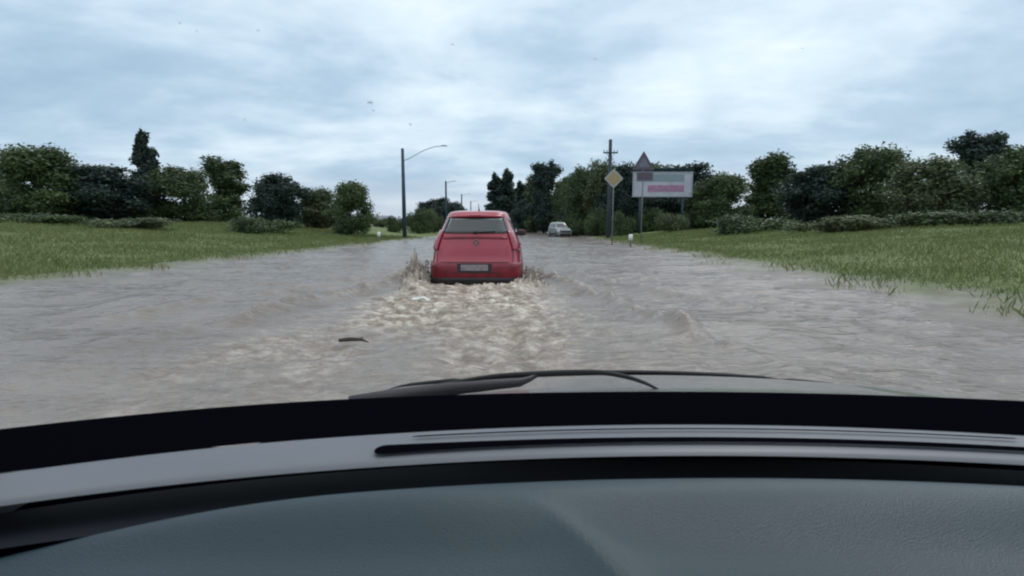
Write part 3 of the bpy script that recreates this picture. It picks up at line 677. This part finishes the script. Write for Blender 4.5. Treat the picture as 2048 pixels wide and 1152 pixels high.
def diamond(mb, s, y, rnd=.06):
    pts = [Vector((s, 0, 0)), Vector((0, 0, s)), Vector((-s, 0, 0)), Vector((0, 0, -s))]; out = []
    for i in range(4):
        c = pts[i]; a = pts[i - 1]; d = pts[(i + 1) % 4]
        for k in range(5):
            t_ = k / 4; p0 = c + (a - c).normalized() * rnd; p1 = c + (d - c).normalized() * rnd
            out.append(p0 * (1 - t_) ** 2 + c * 2 * t_ * (1 - t_) + p1 * t_ ** 2)
    return poly(mb, out, y)
def poly(mb, pts, y, th=.006):
    n = len(pts); A = [Vector((p.x, y, p.z)) for p in pts]; B = [Vector((p.x, y + th, p.z)) for p in pts]
    mb.add(A + B, [tuple(range(n)), tuple(n + i for i in range(n))[::-1]] + [(i, n + i, n + (i + 1) % n, (i + 1) % n) for i in range(n)])
# priority road diamond
Ys = 30.0; x, y, z = place(1225, Ys)
r = empty('road_sign', (x, y, z)); tag(r, 'yellow diamond priority sign with white edge on a thin grey post', 'road sign')
zc = top_at(357, Ys) - z
b = MB(); b.tube([(0, .03, 0), (0, .03, zc + .30)], .035, 10); b.build('post', M['signpost'], r, True)
b = MB(); diamond(b, .57, -.03); pnl = b.build('sign_panel', M['signwhite'], r); b = MB(); diamond(b, .42, -.038); b.build('yellow_field', M['signyel'], pnl)
b = MB(); b.box((0, .0, zc), (.08, .03, .4)); 
for ch in (pnl,): ch.location = (0, 0, zc)
b.build('bracket', M['steel'], r)
# triangular warning sign with a plate beneath
Ys = 30.0; x, y, z = place(1283, Ys)
r = empty('road_sign', (x, y, z)); tag(r, 'triangular red edged warning sign above a small plate, in front of the billboard', 'road sign')
def tri(w, top, bot, rnd):
    pts = [Vector((0, 0, top)), Vector((-w, 0, bot)), Vector((w, 0, bot))]; out = []
    for i in range(3):
        c = pts[i]; a = pts[i - 1]; d = pts[(i + 1) % 3]
        for k in range(5):
            t_ = k / 4; p0 = c + (a - c).normalized() * rnd; p1 = c + (d - c).normalized() * rnd
            out.append(p0 * (1 - t_) ** 2 + c * 2 * t_ * (1 - t_) + p1 * t_ ** 2)
    return out
zt_, zb_ = top_at(302, Ys) - z, top_at(340, Ys) - z; h = zt_ - zb_
b = MB(); b.tube([(0, .03, 0), (0, .03, zt_ - .1)], .038, 10); b.build('post', M['signpost'], r, True)
M['signredgrey'] = mat('backlit_red', (0.095, 0.07, 0.10), 0.5, var=0.15); M['signface'] = mat('backlit_sign_face', (0.15, 0.15, 0.20), 0.5, var=.2, vscale=5)  # dark bluish sign colours: the backlit shade is painted into them
b = MB(); poly(b, tri(.66, zt_, zb_, .07), -.03); pn = b.build('sign_panel', M['signredgrey'], r)
b = MB(); poly(b, tri(.40, zt_ - h * .30, zb_ + h * .14, .04), -.038); b.build('sign_face', M['signface'], pn)
b = MB(); b.box((0.1, -.02, zb_ - .36), (1.0, .008, .58)); pt = b.build('lower_plate', M['signface'], r, bevel=.01)
b = MB(); b.box((0.1, -.027, zb_ - .36), (.84, .008, .42)); b.build('plate_field', M['signredgrey'], pt, bevel=.01)

# billboard
Yb = 52.0; x0 = at(1266, 370, Yb).x; zt_, zb_ = top_at(345, Yb), top_at(393, Yb); bw = 6.0; zg = gz(x0 + 3, Yb) - .2
bb = empty('billboard', (x0 + bw / 2, Yb, zg)); tag(bb, 'pale roadside billboard with a faded magenta block, on dark posts among the trees', 'billboard')
M['bbpaper'] = mat('billboard_paper', (0.46, 0.46, 0.53), 0.6, var=.12, vscale=.9); M['bbmag'] = mat('billboard_magenta', (0.38, 0.20, 0.31), 0.6, var=.25, vscale=2.5); M['bbgrey'] = mat('billboard_bluegrey', (0.24, 0.30, 0.33), 0.6, var=.1)
hz_ = (zt_ + zb_) / 2 - zg; hh_ = zt_ - zb_
b = MB(); b.box((0, 0, hz_), (bw, .14, hh_)); pn = b.build('panel', M['bbpaper'], bb)
b = MB()
for (c, d) in (((0, -.09, hz_ + hh_ / 2), (bw + .16, .06, .12)), ((0, -.09, hz_ - hh_ / 2), (bw + .16, .06, .12)), ((-bw / 2, -.09, hz_), (.12, .06, hh_ - .13)), ((bw / 2, -.09, hz_), (.12, .06, hh_ - .13))): b.box(c, d)
b.build('frame', M['bbframe'], bb)
b = MB(); b.box((0, -.02, hz_ + hh_ / 2 + .26), (bw + .3, .22, .26)); b.build('lamp_bar', M['greenroof'], bb, bevel=.03)
for dx in (-2.4, 0, 2.4):
    b = MB(); b.tube([(dx, 0, hz_ + hh_ / 2 - .05), (dx, 0, hz_ + hh_ / 2 + .2)], .05, 8); b.build('bar_bracket', M['bbframe'], bb)
b = MB(); b.box((-.2, -.078, hz_ + hh_ * .27), (bw * .8, .012, hh_ * .3)); b.build('poster_block', M['bbgrey'], pn)
b = MB(); b.box((.35, -.078, hz_ - hh_ * .17), (bw * .62, .012, hh_ * .28)); b.build('poster_block', M['bbmag'], pn)
for dx in (-2.2, 2.2):
    b = MB(); b.tube([(dx, .12, 0), (dx, .12, hz_)], .11, 12); b.build('post', M['concrete'], bb, True)

# buildings
def gable(w, d, h, rh, ov=.35):
    wall = MB(); wall.add([(-w/2,-d/2,0),(w/2,-d/2,0),(w/2,d/2,0),(-w/2,d/2,0),(-w/2,-d/2,h),(w/2,-d/2,h),(w/2,d/2,h),(-w/2,d/2,h),(-w/2,0,h+rh),(w/2,0,h+rh)],
        [(0,1,5,4),(1,2,6,9,5),(2,3,7,6),(3,0,4,8,7)])
    roof = MB(); a = w/2 + ov; s = rh/(d/2); e = ov
    roof.add([(-a,-d/2-e,h-s*e+.03),(a,-d/2-e,h-s*e+.03),(a,0,h+rh+.03),(-a,0,h+rh+.03),(-a,d/2+e,h-s*e+.03),(a,d/2+e,h-s*e+.03)], [(0,1,2,3),(3,2,5,4)])
    return wall, roof
Yk = 120; xk = at(735, 440, Yk).x; zg = gz(xk, Yk) - .2; bd = empty('cottage', (xk, Yk, zg), R(12)); tag(bd, 'low pale far off cottage between the left tree and the tall lamp post', 'house')
wl, rf = gable(9, 6, 1.5, 1.0); wl.build('wall', M['housewall'], bd); rf.build('roof', M['signgrey'], bd, solid=-.1)
b = MB(); b.box((1.5, -3.02, .9), (1.1, .05, .7)); wf = b.build('window', M['white'], bd); b = MB(); b.box((1.5, -3.06, .9), (.9, .04, .55)); b.build('pane', M['glass'], wf)

def marker(px, py, Y, label, hgt):
    x = at(px, py, Y).x; z = gz(x, Y) - .03; r = empty('marker_post', (x, Y, z)); tag(r, label, 'marker post', 'white marker posts on the verges')
    b = MB(); b.tube([(0, 0, 0), (0, 0, hgt * .55)], .05, 10); b.build('post', M['signpost'], r, True)
    b = MB(); b.tube([(0, 0, hgt * .55), (0, 0, hgt * .95), (0, 0, hgt)], [.11, .11, .06], 12); b.build('cap', M['white'], r, True)
marker(1262, 455, 27, 'short white topped marker post in the grass on the right', .7)
marker(757, 447, 34, 'short white topped marker post in the grass on the left', .7)

# floating litter
q = at(842, 603, 1.05 / ((603 - HOR) / FPX)); r = MB()
r.grid(lambda u, v: Vector((u * .13, v * .05, .045 + .02 * math.cos(u * 2.2) - .015 * v * v + .01 * math.sin(u * 5))), lin(-1, 14, 1), lin(-1, 6, 1))
o = r.build('plastic_scrap', M['white'], None, True, loc=(q.x, q.y, .0), solid=.012); tag(o, 'bent white plastic scrap floating left of the churned wake', 'litter')
q = at(712, 689, 1.05 / ((689 - HOR) / FPX)); r = MB()
r.tube([Vector((-.16, .02, .02)), Vector((-.05, 0, .035)), Vector((.05, .01, .03)), Vector((.12, -.02, .012))], [.016, .02, .014, .005], 8); r.tube([Vector((-.02, 0, .03)), Vector((.05, .06, .04))], [.009, .004], 6)
o = r.build('driftwood', M['bark'], None, True, loc=(q.x, q.y, .0)); tag(o, 'dark broken stick floating in the water on the left near the bonnet', 'stick')

# ------------------------------------------------------------------ trees
def leaf_cloud(blobs, n, size, seed):
    g = np.random.default_rng(seed); blobs = np.array(blobs)
    vol = blobs[:, 3] * blobs[:, 4] * blobs[:, 5]; pr = vol ** .75; pr /= pr.sum()
    idx = g.choice(len(blobs), n, p=pr); B = blobs[idx]
    d = g.normal(size=(n, 3)); d /= np.linalg.norm(d, axis=1)[:, None]
    rad = .30 + .42 * np.minimum(np.abs(g.normal(size=n)), 1.7) + .25 * g.random(n)
    C = B[:, :3] + d * B[:, 3:6] * rad[:, None]
    nd = d + g.normal(size=(n, 3)) * .7; nd /= np.linalg.norm(nd, axis=1)[:, None]
    a = np.cross(nd, g.normal(size=(n, 3))); a /= np.linalg.norm(a, axis=1)[:, None]; b_ = np.cross(nd, a)
    s = size * (.45 + 1.1 * g.random(n) ** 1.5)[:, None]
    V = np.stack([C - a * s, C - b_ * s * .55, C + a * s, C + b_ * s * .55], 1).reshape(-1, 3)
    F = np.arange(n * 4).reshape(n, 4); tint = np.repeat(g.random(n) * .6 + (g.random(len(blobs))[idx]) * .5, 4)
    return V, F, tint
def make_tree(kind, seed, leaf, H, Wd, nleaf, lsize, trunk=.2):
    """returns (crown mesh, trunk mesh) of a tree H high and Wd wide"""
    g = random.Random(seed); blobs = []; tb = MB()
    tr_r = max(.06, H * .018)
    if kind == 'poplar':
        top = H * .95; tb.tube([(0, 0, 0), (.05, 0, H * .4), (0, .05, top)], [tr_r, tr_r * .6, .02], 8)
        for i in range(26):
            f = i / 25; z = H * (.10 + .86 * f); w = Wd / 2 * math.sin(math.pi * min(1, .16 + .80 * f)) ** .7 * g.uniform(.7, 1.1)
            a = g.uniform(0, 6.28); blobs.append((math.cos(a) * w * .45, math.sin(a) * w * .45, z, w * .62, w * .62, H * .07))
            tb.tube([(0, 0, z - H * .12 if z > H * .14 else .5), (math.cos(a) * w * .5, math.sin(a) * w * .5, z)], [.05, .015], 5)
    elif kind == 'shrub':
        for i in range(16):
            a = g.uniform(0, 6.28); rr_ = g.random() ** .6 * Wd * .38; z = H * g.uniform(.2, .74) * (1 - .35 * (rr_ / (Wd * .5)) ** 2); w = Wd * g.uniform(.13, .22)
            blobs.append((math.cos(a) * rr_, math.sin(a) * rr_, z, w, w, min(w * .8, H * .26))); tb.tube([(0, 0, 0), (math.cos(a) * rr_ * .5, math.sin(a) * rr_ * .5, z * .6), (math.cos(a) * rr_, math.sin(a) * rr_, z)], [.05, .03, .012], 5)
    else:
        fork = H * trunk; cz = [fork + (H - fork) * k for k in (.2, .45, .7, .88)]
        tb.tube([(0, 0, 0), (.04 * H * g.uniform(-1, 1) * .3, 0, fork), (0, .02 * H, H * .72)], [tr_r * 1.2, tr_r, tr_r * .3], 10)
        nb = 64 if kind == 'round' else 60
        for i in range(nb):
            f = g.random() ** .85; z = fork + (H * .93 - fork) * f
            env = math.sin(math.pi * min(1, .14 + .80 * f)) ** .55 if kind == 'round' else (0.78 + .22 * math.sin(9 * f + seed)) * (1 - .5 * f)
            z *= g.uniform(.92, 1.06); a = g.uniform(0, 6.28); rr_ = env * Wd * .5 * g.uniform(.10, .92); w = Wd * g.uniform(.07, .20)
            c = (math.cos(a) * rr_, math.sin(a) * rr_, z)
            blobs.append((*c, w, w, w * g.uniform(.7, 1.5)))
            tb.tube([(0, 0, max(fork * .7, z - rr_ * .9)), (c[0] * .5, c[1] * .5, z - rr_ * .3), c], [tr_r * .38, tr_r * .22, .02], 6)
        if kind == 'ragged':
            for (fx_, top) in ((-.14, .98), (.17, 1.0)):
                blobs.append((fx_ * Wd, 0, H * (top - .07), Wd * .085, Wd * .085, H * .075)); blobs.append((fx_ * Wd * .9, 0, H * (top - .17), Wd * .11, Wd * .1, H * .07)); tb.tube([(0, 0, H * .5), (fx_ * Wd, 0, H * (top - .05))], [tr_r * .4, .02], 6)
    V, F, tint = leaf_cloud(blobs, nleaf, lsize, seed)
    V[:, 2] = np.maximum(V[:, 2], .08)
    me = np_mesh('crown', V, F); at_ = me.attributes.new('tint', 'FLOAT', 'POINT'); at_.data.foreach_set('value', tint.astype(np.float32)); me.materials.append(M[leaf])
    tm = bpy.data.meshes.new('trunk'); tm.from_pydata([tuple(v) for v in tb.v], [], tb.f); tm.update(); tm.materials.append(M['bark'])
    tm.polygons.foreach_set('use_smooth', [True] * len(tm.polygons))
    return me, tm
PR = {}
def proto(k, *a):
    if k not in PR: PR[k] = (make_tree(*a), a[3], a[4])
    return PR[k]
KINDS = {
 'poplarA': ('poplar', 11, 'leafB', 14, 3.4, 14000, .24), 'poplarB': ('poplar', 12, 'leafB', 12, 3.0, 12000, .24),
 'roundA': ('round', 21, 'leafA', 9, 7.5, 30000, .15, .1), 'roundB': ('round', 22, 'leafC', 8, 7, 28000, .15, .08), 'roundC': ('round', 25, 'leafB', 9, 7, 30000, .16, .06),
 'ragged': ('ragged', 31, 'leafB', 13, 6.5, 24000, .19, .12), 'raggedB': ('ragged', 33, 'leafA', 11, 6, 24000, .17, .1),
 'shrubA': ('shrub', 41, 'leafA', 2.6, 4.2, 9000, .085), 'shrubB': ('shrub', 42, 'leafC', 2.0, 3.6, 8000, .075)}
def tree(k, px, pyt, wpx, Y, label, group='trees beyond the verges', rz=None, cat='tree', name=None):
    (cm, tm), H0, W0 = proto(k, *KINDS[k]); x, y, z = place(px, Y, .12)
    H_t = top_at(pyt, Y) - z; wd = wpx * Y / FPX
    r = empty(name or {'p': 'poplar_tree', 'r': 'leafy_tree', 's': 'shrub'}[k[0]], (x, y, z), rz if rz is not None else random.uniform(0, 6.28))
    r.scale = (wd / W0, wd / W0, H_t / (H0 * .99)); tag(r, label, cat, group)
    for nm, me in (('crown', cm), ('trunk', tm)):
        c = bpy.data.objects.new(nm, me); COL.objects.link(c); c.parent = r
    return r
GS = 'shrubs along the verges'
# in the photograph
tree('roundC', 858, 404, 60, 80, 'dark bushy crown between the tall lamp post and the second lamp post')
tree('raggedB', 1118, 362, 46, 92, 'narrow dark tree right of the two peaked ragged tree', rz=.7)
tree('roundA', 702, 368, 95, 42, 'leafy green tree at the left, left of the tall lamp post')
tree('shrubA', 790, 424, 44, 60, 'low grey green shrub just left of the lamp post foot', GS, cat='shrub')
tree('shrubA', 838, 404, 60, 66, 'large green bush just right of the tall lamp post', GS, cat='shrub')
tree('shrubB', 868, 408, 40, 74, 'darker bush under the dark trees left of the red car', GS, cat='shrub')
tree('shrubB', 764, 432, 40, 80, 'pale low bush behind the white left marker post', GS, cat='shrub')
tree('poplarB', 991, 350, 46, 118, 'slim dark poplar above the red car roof, left of a close pair')
tree('poplarA', 1014, 340, 46, 120, 'slim dark poplar above the red car roof, right of a close pair')
tree('poplarB', 1041, 366, 48, 135, 'short dark poplar between the close pair and the ragged tree')
tree('ragged', 1088, 322, 84, 96, 'tall ragged dark tree with two peaks near the road end', rz=0.0)
tree('roundC', 1062, 398, 78, 110, 'low dark tree at the foot of the ragged tree, left side')
tree('raggedB', 1135, 352, 52, 84, 'greyish tree with a ragged top right of the bright sky gap')
tree('roundC', 1112, 408, 60, 100, 'low dark tree right behind the distant silver car')
tree('roundA', 1165, 340, 88, 66, 'rounded green tree left of the utility pole')
tree('roundB', 1205, 338, 90, 62, 'rounded olive green tree behind the utility pole')
tree('roundC', 1250, 333, 110, 58, 'dark green tree behind the yellow diamond sign')
tree('shrubA', 1192, 405, 60, 56, 'green bush below the trees, left of the yellow sign post', GS, cat='shrub')
tree('shrubA', 1244, 412, 60, 50, 'dark bush behind the yellow sign post', GS, cat='shrub')
tree('roundC', 1330, 384, 90, 60, 'dark low tree behind the billboard posts')
tree('shrubB', 1345, 418, 70, 48, 'green bush beneath the billboard', GS, cat='shrub')
tree('roundC', 1165, 392, 90, 72, 'dark low tree under the rounded tree, behind the silver car', rz=1.0)
tree('shrubA', 1150, 424, 60, 62, 'dark bush just right of the silver car', GS, cat='shrub')
tree('roundC', 1392, 372, 120, 62, 'dark spreading tree right of the billboard')
tree('shrubA', 1295, 405, 84, 57, 'dense dark bush behind the left billboard post', GS, cat='shrub')
tree('shrubA', 1400, 410, 110, 55, 'dense green bush low down right of the billboard', GS, cat='shrub')
tree('raggedB', 1070, 352, 60, 104, 'dark tree with an uneven crown just left of the ragged two peaked tree', rz=2.0)
tree('roundC', 884, 398, 66, 88, 'dark bushy tree above the left edge of the red car roof')
tree('roundC', 912, 406, 50, 92, 'small very dark tree between the second and third lamp posts')
tree('roundA', 1300, 334, 120, 72, 'tall green tree directly behind the billboard')
tree('roundC', 1375, 332, 150, 70, 'dark tree showing above the right end of the billboard')
# continuing the tree belts outside the upright part of the picture
ext = [('roundB', 640, 385, 110, 50), ('roundC', 560, 352, 120, 46), ('raggedB', 455, 318, 120, 52), ('roundA', 372, 340, 150, 44), ('poplarA', 300, 262, 55, 62), ('roundC', 215, 335, 170, 40), ('roundA', 90, 300, 190, 38), ('roundB', 0, 345, 150, 44),
       ('roundA', 1440, 352, 130, 52), ('raggedB', 1535, 312, 130, 56), ('roundC', 1630, 335, 150, 46), ('roundA', 1735, 300, 170, 44), ('roundB', 1850, 330, 180, 38), ('ragged', 1945, 262, 130, 50), ('roundA', 2040, 300, 190, 36)]
lw = ['olive tree next right of the leafy tree group at far left', 'dark rounded tree in the left belt', 'ragged green tree in the left belt', 'broad green tree right of the left poplar', 'tall slim poplar in the left tree belt', 'dark broad tree just left of the left poplar', 'broad green tree near the left edge of the view', 'olive tree at the very left edge of the view',
      'green tree just right of the billboard', 'ragged green tree second right of the billboard', 'dark rounded tree in the right belt', 'broad green tree in the middle of the right belt', 'broad olive tree in the right belt', 'tall ragged dark tree near the right edge', 'broad green tree at the very right edge of the view']
for e, lb in zip(ext, lw): tree(*e, lb)
exs = [('shrubA', 285, 405, 110, 42, 'green bush filling the foot of the left poplar'), ('shrubA', 520, 425, 150, 34, 'green bush in front of the dark left belt tree'), ('shrubB', 250, 430, 170, 27, 'low pale bush in the far left grass'), ('shrubA', 60, 420, 200, 25, 'green bush low at the left edge of the view'),
       ('shrubA', 1500, 420, 170, 34, 'green bush right of the billboard tree'), ('shrubB', 1680, 425, 190, 27, 'low pale bush in the right grass'), ('shrubA', 1900, 415, 230, 25, 'green bush low near the right edge of the view')]
for k, a, b_, c, d, lb in exs: tree(k, a, b_, c, d, lb, GS, cat='shrub')

# far wood that closes the horizon: one mass
g = np.random.default_rng(5); blobs = []
for k in range(260):
    a = R(-68 + 136 * k / 259); rr_ = 330 + 90 * g.random(); x_, y_ = rr_ * math.sin(a), rr_ * math.cos(a)
    if abs(x_ - SL * y_) < 5: continue
    hh_ = (4 + 5 * g.random()) * (0.7 + .5 * math.sin(k * .21) ** 2); blobs.append((x_, y_, gz(x_, y_) + hh_ * .45, 7, 7, hh_ * .6))
V, F, tint = leaf_cloud(blobs, 60000, .9, 9)
me = np_mesh('far_wood', V, F); a_ = me.attributes.new('tint', 'FLOAT', 'POINT'); a_.data.foreach_set('value', tint.astype(np.float32))
tag(link('far_wood', me, M['leafB'], None, False), 'low far off wood closing the horizon on both sides', 'wood', kind='stuff')

# ------------------------------------------------------------------ grass blades on the verges
g = np.random.default_rng(3)
def scatter(n, x0, x1, y0, y1):
    x = g.uniform(x0, x1, n); y = y0 + (y1 - y0) * g.random(n) ** 1.5; d = edge_dist(x, y)
    cl = fbm(x * .9, y * .9, 3); keep = (d > .15 + 1.6 * (0.3 - cl)) & (g.random(n) < .35 + .65 * sstep(.3, 2.5, d)) ; return x[keep], y[keep], cl[keep]
a = scatter(230000, -34, -8, 3, 48); b_ = scatter(230000, 4.5, 32, 2, 48)
x = np.concatenate([a[0], b_[0]]); y = np.concatenate([a[1], b_[1]]); cl = np.concatenate([a[2], b_[2]]); z = ground_z(x, y) - .01
n = len(x); hgt = (.035 + .10 * g.random(n) ** 1.6) * (1 + 1.1 * np.clip(cl + .1, -.4, .6)) * (1 + y * .006); wv = (.0028 + .0045 * g.random(n)) * (1 + y * .03)
an = g.uniform(0, 6.28, n); lx, ly = g.normal(size=n) * .35 * hgt, g.normal(size=n) * .35 * hgt
ux, uy = np.cos(an) * wv, np.sin(an) * wv
V = np.stack([np.stack([x - ux, y - uy, z], 1), np.stack([x + ux, y + uy, z], 1), np.stack([x + lx * .4 + ux * .7, y + ly * .4 + uy * .7, z + hgt * .6], 1), np.stack([x + lx, y + ly, z + hgt], 1)], 1).reshape(-1, 3)
me = np_mesh('grass', V, np.arange(4 * n).reshape(n, 4)); a_ = me.attributes.new('tint', 'FLOAT', 'POINT')
a_.data.foreach_set('value', np.repeat(g.random(n) * .7 + np.clip(cl, -.3, .3) + .2, 4).astype(np.float32))
M['blade'] = leafmat('grass_blades', (0.085, 0.120, 0.032), (0.21, 0.235, 0.09))
tag(link('grass', me, M['blade'], None, False), 'rough green grass growing on both verges', 'grass', kind='stuff')
